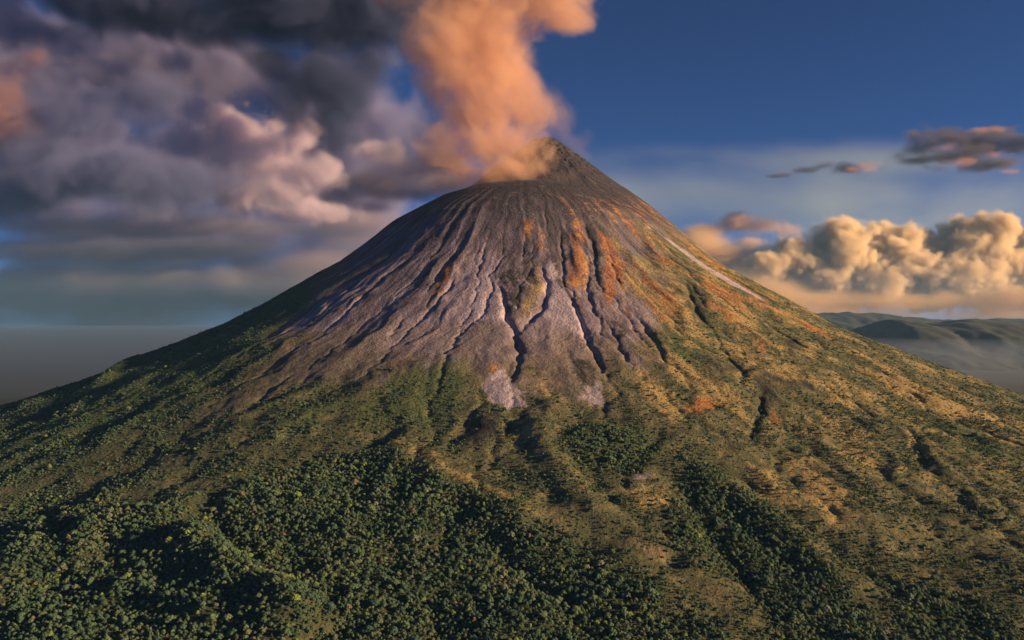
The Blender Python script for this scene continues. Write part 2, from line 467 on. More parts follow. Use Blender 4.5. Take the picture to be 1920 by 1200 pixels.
# loose scatter of dry yellow grass and rust on the sunny flank
gr = smooth(-0.25, 0.4, fbm(mx / 95, my / 150, 4, 74)) * smooth(6, 26, front) * smooth(380, 640, RA) * (1 - smooth(1500, 1900, RA))
cover['ochre'] = np.maximum(cover['ochre'], 0.8 * gr)
gr2 = smooth(-0.15, 0.35, fbm(wv * 14, RA / 300, 4, 77)) * smooth(4, 18, front) * smooth(300, 460, RA) * (1 - smooth(850, 1150, RA))
cover['rust'] = np.maximum(cover['rust'], 0.85 * gr2)
flank_shade = smooth(-6, -34, front) * smooth(900, 1250, RA) + smooth(-48, -66, front) * smooth(520, 800, RA)  # left flank darkened: cloud shade put into the ground colour
cover['flank_shade'] = np.clip(flank_shade, 0, 1) * (0.55 + 0.45 * smooth(-0.4, 0.3, fbm(mx / 120, my / 120, 3, 79)))
cover['green'] = np.maximum(cover['green'], 0.8 * smooth(0.0, 0.4, fbm(wv * 12, RA / 240, 4, 83)) * smooth(6, 24, front) * smooth(420, 600, RA) * (1 - smooth(1100, 1400, RA)))
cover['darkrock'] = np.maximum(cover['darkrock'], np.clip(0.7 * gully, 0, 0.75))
cover['rust'] *= (0.55 + 0.65 * smooth(-0.35, 0.35, fbm(wv * 50, RA / 120, 4, 81))) * (1 - 0.6 * runoff)
cover['pale'] *= 0.8 + 0.2 * smooth(-0.35, 0.3, fbm(wv * 80, RA / 70, 3, 87))
cover['darkrock'] *= 0.5 + 0.5 * smooth(-0.4, 0.3, fbm(wv * 40, RA / 90, 4, 85))
FG = cover['forest'].reshape(NP, NR); AG = ash.reshape(NP, NR)
BARE = np.clip(ash + cover['pale'] + cover['darkrock'] + 0.5 * cover['brown'] + cover['rust'], 0, 1).reshape(NP, NR)
GRG = np.clip(cover['ochre'], 0, 1).reshape(NP, NR)
GNG = np.clip(cover['green'] + cover['flank_shade'], 0, 1).reshape(NP, NR)

V = np.stack([mx + SX, my + SY, H], 1)
ii = np.arange(NP); jj = np.arange(NR - 1)
I0, J0 = np.meshgrid(ii, jj, indexing='ij'); I1 = (I0 + 1) % NP
faces = np.stack([I0 * NR + J0, I0 * NR + J0 + 1, I1 * NR + J0 + 1, I1 * NR + J0], -1).reshape(-1, 4)

m = NT('volcano_ground')
geo = m.new('ShaderNodeNewGeometry'); P = geo.outputs['Position']
nf = m.noise(P, 0.16, 5, 0.65); nm = m.noise(P, 0.035, 4, 0.6); nl = m.noise(P, 0.7, 3, 0.6)
def brk(a, k=0.9):                         # ragged edge for a cover value
    return m.math('MULTIPLY', m.math('SUBTRACT', m.math('ADD', a, m.math('MULTIPLY', m.math('SUBTRACT', m.math('ADD', nf, m.math('MULTIPLY', nm, 0.8)), 0.9), k)), 0.34), 1.7, True)
scrub = m.ramp(nm, [(0.30, (0.05, 0.075, 0.04)), (0.44, (0.115, 0.125, 0.072)), (0.57, (0.185, 0.19, 0.098)), (0.70, (0.29, 0.245, 0.13))])
scrub = m.mix(m.math('MULTIPLY', nf, 0.6), scrub, (0.115, 0.125, 0.072))
ashc = m.ramp(m.attr('streak'), [(0.15, (0.042, 0.040, 0.052)), (0.38, (0.105, 0.092, 0.118)), (0.58, (0.215, 0.178, 0.215)), (0.8, (0.40, 0.335, 0.40))])
ashc = m.mix(m.math('MULTIPLY', nm, 0.35), ashc, (0.15, 0.14, 0.175))
af = m.math('ADD', m.attr('ash'), m.math('MULTIPLY', m.math('SUBTRACT', m.math('ADD', nf, nm), 1.0), 0.9), True)
tran = m.mix(nm, (0.12, 0.11, 0.075), (0.23, 0.19, 0.14))
c = m.mix(m.math('MULTIPLY', af, 2.2, True), scrub, tran)
c = m.mix(m.math('MULTIPLY', m.math('SUBTRACT', af, 0.42), 2.0, True), c, ashc)
c = m.mix(m.math('MULTIPLY', brk(m.attr('brown'), 1.3), 0.6), c, m.mix(nm, (0.17, 0.145, 0.14), (0.33, 0.27, 0.26)))
c = m.mix(m.math('MULTIPLY', m.attr('flank_shade'), 0.78), c, m.mix(nf, (0.028, 0.048, 0.034), (0.085, 0.10, 0.062)))
c = m.mix(m.math('MULTIPLY', brk(m.attr('green'), 2.0), 0.8), c, m.mix(nf, (0.05, 0.085, 0.042), (0.14, 0.19, 0.08)))
c = m.mix(m.math('MULTIPLY', brk(m.attr('ochre'), 2.4), 0.72), c, m.mix(nf, (0.31, 0.23, 0.10), (0.60, 0.44, 0.19)))
c = m.mix(m.math('MULTIPLY', brk(m.attr('rust'), 2.0), 0.82), c, m.ramp(m.math('ADD', m.math('MULTIPLY', nf, 0.5), m.math('MULTIPLY', nm, 0.5)), [(0.38, (0.20, 0.085, 0.045)), (0.5, (0.46, 0.18, 0.07)), (0.62, (0.56, 0.31, 0.11))]))
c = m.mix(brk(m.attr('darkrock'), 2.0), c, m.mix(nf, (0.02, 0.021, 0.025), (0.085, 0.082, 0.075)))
c = m.mix(m.math('MULTIPLY', brk(m.attr('pale'), 0.9), 0.9), c, m.mix(nm, (0.40, 0.34, 0.41), (0.60, 0.52, 0.59)))
c = m.mix(m.math('MULTIPLY', m.attr('forest'), 0.7), c, (0.055, 0.08, 0.042))
bsdf = m.new('ShaderNodeBsdfPrincipled')
bsdf.inputs['Roughness'].default_value = 0.95
bsdf.inputs['Specular IOR Level'].default_value = 0.1
bump = m.new('ShaderNodeBump'); bump.inputs['Strength'].default_value = 0.9; bump.inputs['Distance'].default_value = 5.0
m.lk(m.math('ADD', nf, m.math('MULTIPLY', nm, 1.5)), bump.inputs['Height'])
m.lk(bump.outputs[0], bsdf.inputs['Normal'])
c = m.mix(0.55, c, m.ramp(nl, [(0.3, (0.5, 0.5, 0.5)), (0.7, (1, 1, 1))]), 'MULTIPLY')
m.lk(c, bsdf.inputs['Base Color']); m.lk(bsdf.outputs[0], m.out.inputs[0])
me = mesh_np('volcano_terrain', V, faces, m.mat, True)
for k, v in cover.items(): attr(me, k, v)
attr(me, 'streak', streak)
volcano = tag(link('volcano_terrain', me), 'steep cone volcano with rust and ash streaked gullies above forested foot', 'volcano', kind='structure')

# plain round the volcano, out to the horizon
m = NT('plain_ground')
P = m.new('ShaderNodeNewGeometry').outputs['Position']
c = m.ramp(m.noise(P, 0.0011, 6, 0.65), [(0.3, (0.016, 0.030, 0.026)), (0.5, (0.032, 0.048, 0.038)), (0.7, (0.065, 0.072, 0.05))])
b = m.new('ShaderNodeBsdfPrincipled'); b.inputs['Roughness'].default_value = 0.95
m.lk(c, b.inputs['Base Color']); m.lk(b.outputs[0], m.out.inputs[0])
nx, ny = 60, 60
gx, gy = np.meshgrid(np.linspace(-26000, 26000, nx), np.linspace(-4000, 29500, ny), indexing='ij')
gz = -515 + 10 * fbm(gx / 3000, gy / 3000, 3, 80)
far = np.hypot(gx - SX, gy - SY) < 4600
gz[far] = -540
F4 = np.array([[i * ny + j, (i + 1) * ny + j, (i + 1) * ny + j + 1, i * ny + j + 1] for i in range(nx - 1) for j in range(ny - 1)])
tag(link('ground', mesh_np('ground', np.stack([gx, gy, gz], -1).reshape(-1, 3), F4, m.mat, True)), kind='structure')


# far hills on the right
def hills(name, x0, x1, yc, depth, crest, seed):
    m = NT(name)
    P = m.new('ShaderNodeNewGeometry').outputs['Position']
    c = m.ramp(m.noise(P, 0.006, 6, 0.7), [(0.35, (0.012, 0.024, 0.022)), (0.65, (0.05, 0.06, 0.045))])
    b = m.new('ShaderNodeBsdfPrincipled'); b.inputs['Roughness'].default_value = 0.95
    m.lk(c, b.inputs['Base Color']); m.lk(b.outputs[0], m.out.inputs[0])
    nx, ny = 240, 90
    gx, gy = np.meshgrid(np.linspace(x0, x1, nx), np.linspace(yc - depth, yc + depth, ny), indexing='ij')
    top = np.interp(gx, [p[0] for p in crest], [p[1] for p in crest])
    v = np.abs(gy - yc) / depth
    prof = (1 - smooth(0, 1, v)) ** 0.8
    z = -545 + (top + 545) * prof
    z = z + (ridged(gx / 800, gy / 1500, 5, seed) * 130 - 75) * (1 - prof * 0.55) * smooth(1, 0.8, v) + 10 * fbm(gx / 160, gy / 160, 3, seed + 1)
    F = np.array([[i * ny + j, (i + 1) * ny + j, (i + 1) * ny + j + 1, i * ny + j + 1] for i in range(nx - 1) for j in range(ny - 1)])
    return tag(link(name, mesh_np(name, np.stack([gx, gy, z], -1).reshape(-1, 3), F, m.mat, True)), kind='structure')


hills('hills', 3600, 14000, 10500, 2600, [(3600, -520), (4300, -330), (4650, -120), (4900, -10), (5150, 12), (5330, -30), (5700, 5), (6100, 0), (6500, -50), (7000, -60), (9000, -150), (14000, -500)], 90)
hills('hills_far', 4500, 15500, 17500, 3600, [(4500, -480), (5600, -100), (6400, 130), (7300, 170), (8000, 140), (8500, 60), (9400, 0), (11000, 40), (15500, -480)], 95)

# ---------------------------------------------------------------- trees
def foliage(name):
    m = NT(name)
    t = m.attr('tint', 'INSTANCER')
    geo = m.new('ShaderNodeNewGeometry')
    n = m.noise(geo.outputs['Position'], 0.55, 3, 0.6)
    c = m.ramp(t, [(0.0, (0.050, 0.120, 0.090)), (0.25, (0.098, 0.185, 0.115)), (0.45, (0.165, 0.235, 0.115)), (0.62, (0.23, 0.275, 0.205)), (0.78, (0.30, 0.30, 0.15)), (0.90, (0.29, 0.42, 0.095)), (0.97, (0.30, 0.20, 0.135))])
    c = m.mix(m.math('MULTIPLY', n, 0.75), c, (0.085, 0.135, 0.080))
    d = m.new('ShaderNodeBsdfPrincipled'); d.inputs['Roughness'].default_value = 0.75; d.inputs['Specular IOR Level'].default_value = 0.2
    tr = m.new('ShaderNodeBsdfTranslucent'); mx_ = m.new('ShaderNodeMixShader'); mx_.inputs[0].default_value = 0.18
    m.lk(c, d.inputs['Base Color']); m.lk(c, tr.inputs[0])
    m.lk(d.outputs[0], mx_.inputs[1]); m.lk(tr.outputs[0], mx_.inputs[2]); m.lk(mx_.outputs[0], m.out.inputs[0])
    return m.mat


LEAF = foliage('tree_foliage')
bk = NT('tree_bark')
bb = bk.new('ShaderNodeBsdfPrincipled'); bb.inputs['Roughness'].default_value = 0.9
bk.lk(bk.mix(bk.noise(bk.new('ShaderNodeNewGeometry').outputs['Position'], 3.0), (0.06, 0.045, 0.03), (0.17, 0.145, 0.11)), bb.inputs['Base Color'])
bk.lk(bb.outputs[0], bk.out.inputs[0])
BARK = bk.mat

_phi = (1 + 5 ** 0.5) / 2
ICO_V = np.array([(-1, _phi, 0), (1, _phi, 0), (-1, -_phi, 0), (1, -_phi, 0), (0, -1, _phi), (0, 1, _phi), (0, -1, -_phi), (0, 1, -_phi), (_phi, 0, -1), (_phi, 0, 1), (-_phi, 0, -1), (-_phi, 0, 1)]) / math.hypot(1, _phi)
ICO_F = np.array([(0, 11, 5), (0, 5, 1), (0, 1, 7), (0, 7, 10), (0, 10, 11), (1, 5, 9), (5, 11, 4), (11, 10, 2), (10, 7, 6), (7, 1, 8), (3, 9, 4), (3, 4, 2), (3, 2, 6), (3, 6, 8), (3, 8, 9), (4, 9, 5), (2, 4, 11), (6, 2, 10), (8, 6, 7), (9, 8, 1)])


def subdiv(v, f):
    v = [tuple(p) for p in v]; cache = {}; out = []
    def mid(a, b):
        k = (min(a, b), max(a, b))
        if k not in cache:
            p = np.array(v[a]) + np.array(v[b]); v.append(tuple(p / np.linalg.norm(p))); cache[k] = len(v) - 1
        return cache[k]
    for a, b, c in f:
        ab, bc, ca = mid(a, b), mid(b, c), mid(c, a)
        out += [(a, ab, ca), (b, bc, ab), (c, ca, bc), (ab, bc, ca)]
    return np.array(v), np.array(out)


S1V, S1F = subdiv(ICO_V, ICO_F)


def crown_mesh(seed, rx, h, bottom, nl, flat):
    """foliage crown of unit-ish metres: small uneven clumps plus loose leaf sprays"""
    g = np.random.default_rng(seed); Vs = []; Fs = []; n = 0
    cz = bottom + h * 0.45
    for i in range(nl):
        a = i * 2.4 + g.random(); q = (i + 0.5) / nl
        rr = rx * math.sqrt(q) * 0.78; el = (1 - q) * h * 0.55 * (0.7 + 0.5 * g.random())
        c = np.array([math.cos(a) * rr, math.sin(a) * rr, cz + el - h * 0.12 * q])
        s = rx * (0.24 + 0.17 * g.random())
        v = S1V * (1 + 0.30 * (g.random((len(S1V), 1)) - 0.4)) * np.array([s, s, s * flat * (0.8 + 0.4 * g.random())]) + c
        Vs.append(v); Fs.append(S1F + n); n += len(v)
        k = 26                                       # leaf sprays standing off the clump
        d = g.normal(size=(k, 3)); d[:, 2] = np.abs(d[:, 2]) * 0.9 + 0.05; d /= np.linalg.norm(d, axis=1)[:, None]
        o = c + d * np.array([s, s, s * flat]) * (0.92 + 0.28 * g.random((k, 1)))
        u = np.cross(d, g.normal(size=(k, 3))); u /= np.linalg.norm(u, axis=1)[:, None] + 1e-6
        w = np.cross(d, u) + 0.7 * d * (g.random((k, 1)) - 0.3)
        ls = rx * (0.055 + 0.075 * g.random((k, 1)))
        tri = np.stack([o - u * ls, o + u * ls, o + w * ls * 1.8], 1).reshape(-1, 3)
        Vs.append(tri); Fs.append(np.arange(3 * k).reshape(-1, 3) + n); n += 3 * k
    return mesh_np('crown', np.concatenate(Vs), np.concatenate(Fs), LEAF, False)


def trunk_mesh(seed, h, r, spread):
    g = np.random.default_rng(seed); Vs = []; Fs = []; n = 0
    def tube(p, q, r0, r1):
        nonlocal n
        p, q = np.array(p, float), np.array(q, float); d = q - p; d /= np.linalg.norm(d)
        u = np.cross(d, (0.3, 1, 0.2)); u /= np.linalg.norm(u); w = np.cross(d, u)
        a = np.arange(6) / 6 * 2 * math.pi
        ring = lambda c, r_: c + r_ * (np.cos(a)[:, None] * u + np.sin(a)[:, None] * w)
        Vs.append(np.concatenate([ring(p, r0), ring(q, r1)]))
        Fs.append(np.array([[n + i, n + (i + 1) % 6, n + 6 + (i + 1) % 6, n + 6 + i] for i in range(6)])); n += 12
    k1 = (0.2 * g.normal(), 0.2 * g.normal(), h * 0.55)
    tube((0, 0, -3), k1, r, r * 0.75); tube(k1, (k1[0] * 1.6, k1[1] * 1.6, h), r * 0.75, r * 0.4)
    for i in range(5):
        a = i * 1.257 + g.random() * 0.6; z0 = h * (0.6 + 0.07 * i)
        tube((k1[0], k1[1], z0), (math.cos(a) * spread, math.sin(a) * spread, z0 + h * 0.22), r * 0.38, r * 0.12)
    return mesh_np('trunk', np.concatenate(Vs), np.concatenate(Fs), BARK, False)


CROWNS = []          # (crown mesh, trunk mesh) in metres, tree about 17 m tall
for s, rx, h, bot, nl, fl in ((1, 5.6, 9, 7.5, 15, 0.75), (2, 6.6, 7, 9.5, 17, 0.55), (3, 4.6, 11, 6, 14, 0.95), (4, 6.0, 8, 8, 19, 0.62), (5, 5.0, 9.5, 7, 12, 0.85), (6, 7.2, 8, 9, 22, 0.6)):
    CROWNS.append((crown_mesh(s, rx, h, bot, nl, fl), trunk_mesh(s + 40, bot + h * 0.5, 0.42, rx * 0.5)))


def whole_tree(i):
    """crown and trunk as one mesh, for the far forest"""
    c, t = CROWNS[i]
    def co(me_):
        a = np.empty(len(me_.vertices) * 3, np.float32); me_.vertices.foreach_get('co', a); return a.reshape(-1, 3)
    vc, vt = co(c), co(t)
    fc = np.array([p.vertices[:] for p in c.polygons]); ft = np.array([p.vertices[:] for p in t.polygons]) + len(vc)
    ft = np.concatenate([ft[:, [0, 1, 2]], ft[:, [0, 2, 3]]])
    w = mesh_np('tree_shape', np.concatenate([vc, vt]), np.concatenate([fc, ft]), LEAF, False)
    w.materials.append(BARK)
    mi = np.zeros(len(w.polygons), np.int32); mi[len(fc):] = 1
    w.polygons.foreach_set('material_index', mi)
    return w


def in_view(x, y, z, mgx=1.06, mgy=1.08):
    return (np.abs(x) < 0.637 * y * mgx) & (z > -0.398 * y * mgy - 6) & (y > 100)


rng = np.random.default_rng(5)
N = 330000
tx = rng.uniform(-1500, 1500, N); ty = rng.uniform(-2080, -700, N)
fz = sample(FG, tx, ty)
zz = sample(HG, tx, ty)
loose = smooth(-0.15, 0.4, fbm(tx / 85, ty / 85, 4, 99)) * smooth(1180, 1600, np.hypot(tx, ty)) * (1 - sample(BARE, tx, ty)) * 0.75
keep = (np.maximum(smooth(0.2, 0.8, fz), loose) > rng.random(N)) & in_view(tx + SX, ty + SY, zz)
tx, ty, zz = tx[keep], ty[keep], zz[keep]
# thin out so that crowns touch without piling up
cell = {}; sel = []
scale = np.clip(rng.lognormal(-0.95, 0.42, len(tx)) * (0.55 + 0.45 * smooth(0.2, 0.9, sample(FG, tx, ty))), 0.2, 1.15)
for i in range(len(tx)):
    gp = 6.0 * scale[i] + 0.5
    a, b = int(tx[i] // 8), int(ty[i] // 8); ok = True
    for u in (-1, 0, 1):
        for v in (-1, 0, 1):
            for j in cell.get((a + u, b + v), ()):
                if (tx[i] - tx[j]) ** 2 + (ty[i] - ty[j]) ** 2 < gp * gp: ok = False; break
            if not ok: break
        if not ok: break
    if ok:
        cell.setdefault((a, b), []).append(i); sel.append(i)
sel = np.array(sel)
tx, ty, zz, scale = tx[sel], ty[sel], zz[sel], scale[sel]
wxt, wyt = tx + SX, ty + SY
# tint: patches of one kind, plus single odd crowns
tint = np.clip(0.26 + 0.42 * fbm(tx / 70, ty / 70, 3, 101) + rng.normal(0, 0.17, len(tx)), 0.0, 0.85)
odd = rng.random(len(tx))
tint[odd < 0.035] = 0.9
tint[(odd > 0.04) & (odd < 0.055)] = 0.98
rot = rng.random(len(tx)) * 2 * math.pi
var = rng.integers(0, len(CROWNS), len(tx))
px = wxt / wyt * 1507 + 960; py = 600 - (zz + 6 * scale) / wyt * 1507
size = scale * 12 / wyt
vis = (px > 4) & (px < 1916) & (py < 1196)
order = np.argsort(np.where(vis, -size * (1 + 0.0 * odd) / 1.0, 1))
near = order[:300]
nearset = np.zeros(len(tx), bool); nearset[near] = True


def scatter(name, pts, rots, scl, tints, variants, shapes, label, cat):
    """one object of kind stuff: points that carry turned, scaled copies of a few plant shapes"""
    me_ = bpy.data.meshes.new(name); me_.vertices.add(len(pts))
    me_.vertices.foreach_set('co', np.asarray(pts, np.float32).ravel())
    attr(me_, 'turn', rots); attr(me_, 'tint', tints); attr(me_, 'size', scl[:, 0]); attr(me_, 'tall', scl[:, 1])
    va = me_.attributes.new('kind_of', 'INT', 'POINT'); va.data.foreach_set('value', np.asarray(variants, np.int32))
    o = link(name, me_)
    ng = bpy.data.node_groups.new(name, 'GeometryNodeTree')
    ng.interface.new_socket('Geometry', in_out='INPUT', socket_type='NodeSocketGeometry')
    ng.interface.new_socket('Geometry', in_out='OUTPUT', socket_type='NodeSocketGeometry')
    n, L = ng.nodes, ng.links
    gi, go = n.new('NodeGroupInput'), n.new('NodeGroupOutput')
    join = n.new('GeometryNodeJoinGeometry')
    def at(nm, typ='FLOAT'):
        a = n.new('GeometryNodeInputNamedAttribute'); a.data_type = typ; a.inputs['Name'].default_value = nm; return a.outputs['Attribute']
    cr = n.new('ShaderNodeCombineXYZ'); L.new(at('turn'), cr.inputs[2])
    cs = n.new('ShaderNodeCombineXYZ'); L.new(at('size'), cs.inputs[0]); L.new(at('size'), cs.inputs[1]); L.new(at('tall'), cs.inputs[2])
    for i, sh in enumerate(shapes):
        src = bpy.data.objects.new(name + '_shape', sh)          # shape source, not linked into the scene
        oi = n.new('GeometryNodeObjectInfo'); oi.inputs[0].default_value = src
        iop = n.new('GeometryNodeInstanceOnPoints')
        cmp_ = n.new('FunctionNodeCompare'); cmp_.data_type = 'INT'; cmp_.operation = 'EQUAL'
        L.new(at('kind_of', 'INT'), cmp_.inputs[2]); cmp_.inputs[3].default_value = i
        L.new(gi.outputs[0], iop.inputs['Points']); L.new(cmp_.outputs[0], iop.inputs['Selection'])
        L.new(oi.outputs['Geometry'], iop.inputs['Instance'])
        L.new(cr.outputs[0], iop.inputs['Rotation']); L.new(cs.outputs[0], iop.inputs['Scale'])
        L.new(iop.outputs[0], join.inputs[0])
    L.new(join.outputs[0], go.inputs[0])
    o.modifiers.new('scatter', 'NODES').node_group = ng
    return tag(o, label, cat, kind='stuff')


rest = np.flatnonzero(~nearset)
WHOLE = [whole_tree(i) for i in range(len(CROWNS))]
scatter('forest', np.stack([wxt, wyt, zz - 6.5 * scale], 1)[rest], rot[rest], np.stack([scale, scale * 0.95], 1)[rest], tint[rest], var[rest], WHOLE, 'dense green rainforest covering the foot of the volcano', 'forest')

# the nearest trees one by one
ORD = ['first', 'second', 'third', 'fourth', 'fifth', 'sixth', 'seventh', 'eighth', 'ninth', 'tenth', 'eleventh', 'twelfth', 'thirteenth', 'fourteenth', 'fifteenth', 'sixteenth', 'seventeenth', 'eighteenth', 'nineteenth', 'twentieth']
KINDS = ((0.10, 'blue green'), (0.22, 'deep green'), (0.36, 'mid green'), (0.52, 'leaf green'), (0.68, 'grey green'), (0.87, 'olive yellow'), (0.94, 'bright lime green'), (1.1, 'russet brown'))
SPOTS = ((190, 'in the lower left corner'), (420, 'on the slope near the lower left corner'), (640, 'on the ridge dropping to the bottom edge'), (830, 'at the bottom edge just right of the ridge'),
         (1020, 'at the bottom edge in the middle'), (1220, 'at the bottom edge right of the middle'), (1450, 'at the bottom edge below the right thicket'), (1700, 'at the bottom edge towards the right corner'), (3000, 'in the lower right corner'))
bins = {}
for k in near:
    kd = next(n_ for lim, n_ in KINDS if tint[k] < lim); sp = next(n_ for lim, n_ in SPOTS if px[k] < lim)
    sz = 'tall' if scale[k] > 0.78 else 'broad' if scale[k] > 0.6 else 'small'
    bins.setdefault((sz, kd, sp), []).append(k)
for (sz, kd, sp), ks in bins.items():
    ks.sort(key=lambda k: px[k])
    for n_, k in enumerate(ks):
        t = link('rainforest_tree', None)
        t.location = (wxt[k], wyt[k], zz[k] - 6.5 * scale[k]); t.rotation_euler = (0, 0, rot[k]); t.scale = (scale[k], scale[k], scale[k] * 0.95)
        lead = f'{ORD[n_]} from the left, ' if len(ks) > 1 and n_ < len(ORD) else ''
        lb = f'{sz} {kd} tree {sp}' + (f', {ORD[n_]} from left' if lead else '')
        tag(t, lb, 'tree', f'{kd} trees along the bottom edge')
        for nm, me_ in zip(('crown', 'trunk'), CROWNS[var[k]]):
            o = link(nm, me_, t); o['tint'] = float(tint[k])

# low bushes over the open slopes
N = 260000
bx = rng.uniform(-1900, 1900, N); by = rng.uniform(-1990, 200, N)
bz = sample(HG, bx, by); rr = np.hypot(bx, by)
dens = (1 - smooth(0.15, 0.6, sample(BARE, bx, by))) * (1 - smooth(0.3, 0.6, sample(FG, bx, by))) * smooth(620, 1200, rr) * (1 - 0.5 * sample(GRG, bx, by))
dens *= 0.25 + 0.75 * smooth(-0.35, 0.35, fbm(bx / 60, by / 60, 3, 111)) + 0.25 * sample(GNG, bx, by)
keep = (rng.random(N) < dens * 0.8) & in_view(bx + SX, by + SY, bz, 1.05, 1.03)
bx, by, bz = bx[keep], by[keep], bz[keep]
bs = np.clip(rng.lognormal(-1.55, 0.42, len(bx)), 0.08, 0.55)
bt = np.clip(0.20 - 0.14 * smooth(-150, -500, bx) + 0.35 * fbm(bx / 90, by / 90, 3, 117) + rng.normal(0, 0.16, len(bx)) + 0.22 * sample(GRG, bx, by), 0, 0.86)  # bushes darker towards the left, the flank's shade put into their tint
BUSH = [crown_mesh(60 + i, 6.5, 8, -2.2, 8, 0.8) for i in range(4)]
scatter('shrubbery', np.stack([bx + SX, by + SY, bz - 0.2], 1), rng.random(len(bx)) * 6.28, np.stack([bs, bs * rng.uniform(0.6, 1.1, len(bx))], 1), bt, rng.integers(0, 4, len(bx)), BUSH, 'low bushes and scrub dotted over the open lower slopes', 'shrubs')
print('trees', len(tx), 'bushes', len(bx))

# ---------------------------------------------------------------- smoke and clouds (density grids)
def volume_object(name, mn, mx_, dens, mat):
    """vertex-only mesh that stores a density grid; its node group turns it into a fog volume"""
    nx, ny, nz = dens.shape
    me_ = bpy.data.meshes.new(name); me_.vertices.add(nx * ny * nz)
    g = np.stack(np.meshgrid(*[np.linspace(a, b, r) for a, b, r in zip(mn, mx_, dens.shape)], indexing='ij'), -1)
    me_.vertices.foreach_set('co', g.astype(np.float32).ravel())
    attr(me_, 'grid', dens)
    me_.materials.append(mat)
    o = link(name, me_)
    ng = bpy.data.node_groups.new(name, 'GeometryNodeTree')
    ng.interface.new_socket('Geometry', in_out='INPUT', socket_type='NodeSocketGeometry')
    ng.interface.new_socket('Geometry', in_out='OUTPUT', socket_type='NodeSocketGeometry')
    n, L = ng.nodes, ng.links
    gi, go = n.new('NodeGroupInput'), n.new('NodeGroupOutput')
    vc = n.new('GeometryNodeVolumeCube')
    vc.inputs['Min'].default_value = mn; vc.inputs['Max'].default_value = mx_
    for k, v in zip(('Resolution X', 'Resolution Y', 'Resolution Z'), dens.shape): vc.inputs[k].default_value = v
    si = n.new('GeometryNodeSampleIndex'); si.data_type = 'FLOAT'; si.domain = 'POINT'
    na = n.new('GeometryNodeInputNamedAttribute'); na.data_type = 'FLOAT'; na.inputs['Name'].default_value = 'grid'
    L.new(gi.outputs[0], si.inputs['Geometry']); L.new(na.outputs['Attribute'], si.inputs['Value'])
    def vm(op, a, b):
        q = n.new('ShaderNodeVectorMath'); q.operation = op; L.new(a, q.inputs[0])
        if b is not None: q.inputs[1].default_value = b
        return q
    p = n.new('GeometryNodeInputPosition')
    q = vm('SUBTRACT', p.outputs[0], mn)
    q = vm('MULTIPLY', q.outputs[0], [(r - 1) / (b - a) for r, a, b in zip(dens.shape, mn, mx_)])
    q = vm('ADD', q.outputs[0], (0.5, 0.5, 0.5)); q = vm('FLOOR', q.outputs[0], None)
    q = vm('DOT_PRODUCT', q.outputs[0], (ny * nz, nz, 1))
    L.new(q.outputs['Value'], si.inputs['Index']); L.new(si.outputs['Value'], vc.inputs['Density'])
    sm_ = n.new('GeometryNodeSetMaterial'); sm_.inputs['Material'].default_value = mat
    L.new(vc.outputs[0], sm_.inputs[0]); L.new(sm_.outputs[0], go.inputs[0])
    o.modifiers.new('fog', 'NODES').node_group = ng
    return o


def fog(name, color, density, aniso=0.0):
    m = NT(name)
    v = m.new('ShaderNodeVolumePrincipled')
    v.inputs['Color'].default_value = (*color, 1); v.inputs['Density'].default_value = density; v.inputs['Anisotropy'].default_value = aniso
    m.lk(v.outputs[0], m.out.inputs['Volume'])
    return m.mat


_L3 = np.random.default_rng(77).random((64, 64, 64)).astype(np.float32) * 2 - 1


def noise3(x, y, z):
    """smooth value noise -1..1 at points"""
    xi = np.floor(x).astype(np.int32); yi = np.floor(y).astype(np.int32); zi = np.floor(z).astype(np.int32)
    fx, fy, fz_ = x - xi, y - yi, z - zi
    fx = fx * fx * (3 - 2 * fx); fy = fy * fy * (3 - 2 * fy); fz_ = fz_ * fz_ * (3 - 2 * fz_)
    x0, y0, z0 = xi & 63, yi & 63, zi & 63; x1, y1, z1 = (xi + 1) & 63, (yi + 1) & 63, (zi + 1) & 63
    a = _L3[x0, y0, z0]; a = a + (_L3[x1, y0, z0] - a) * fx
    b = _L3[x0, y1, z0]; b = b + (_L3[x1, y1, z0] - b) * fx
    c = _L3[x0, y0, z1]; c = c + (_L3[x1, y0, z1] - c) * fx
    d = _L3[x0, y1, z1]; d = d + (_L3[x1, y1, z1] - d) * fx
    a = a + (b - a) * fy; c = c + (d - c) * fy
    return a + (c - a) * fz_


_ROT = [np.array(Euler_) for Euler_ in [[[0.36, 0.48, -0.80], [-0.80, 0.60, 0.0], [0.48, 0.64, 0.60]], [[0.80, -0.36, 0.48], [0.60, 0.48, -0.64], [0.0, 0.80, 0.60]]]]


def puff_noise(p, wl, octaves, billow, seed):
    """rotated octaves with a gentle domain warp"""
    q = (p / wl + seed * 3.7).astype(np.float32)
    q = q @ _ROT[0].astype(np.float32)
    w = noise3(q[:, 0] * 0.9 + 5.2, q[:, 1] * 0.9, q[:, 2] * 0.9)[:, None]
    q = q + w * np.array([0.5, -0.4, 0.45], np.float32)
    out = 0; a = 1.0; tot = 0
    for k in range(octaves):
        n = noise3(q[:, 0], q[:, 1], q[:, 2])
        if k: n = (1 - billow) * n + billow * (2.3 * np.abs(n) - 0.8)
        out = out + a * n; tot += a; a *= 0.62
        q = (q @ _ROT[(k + 1) % 2].astype(np.float32)) * 2.03 + 1.7
    return out / tot


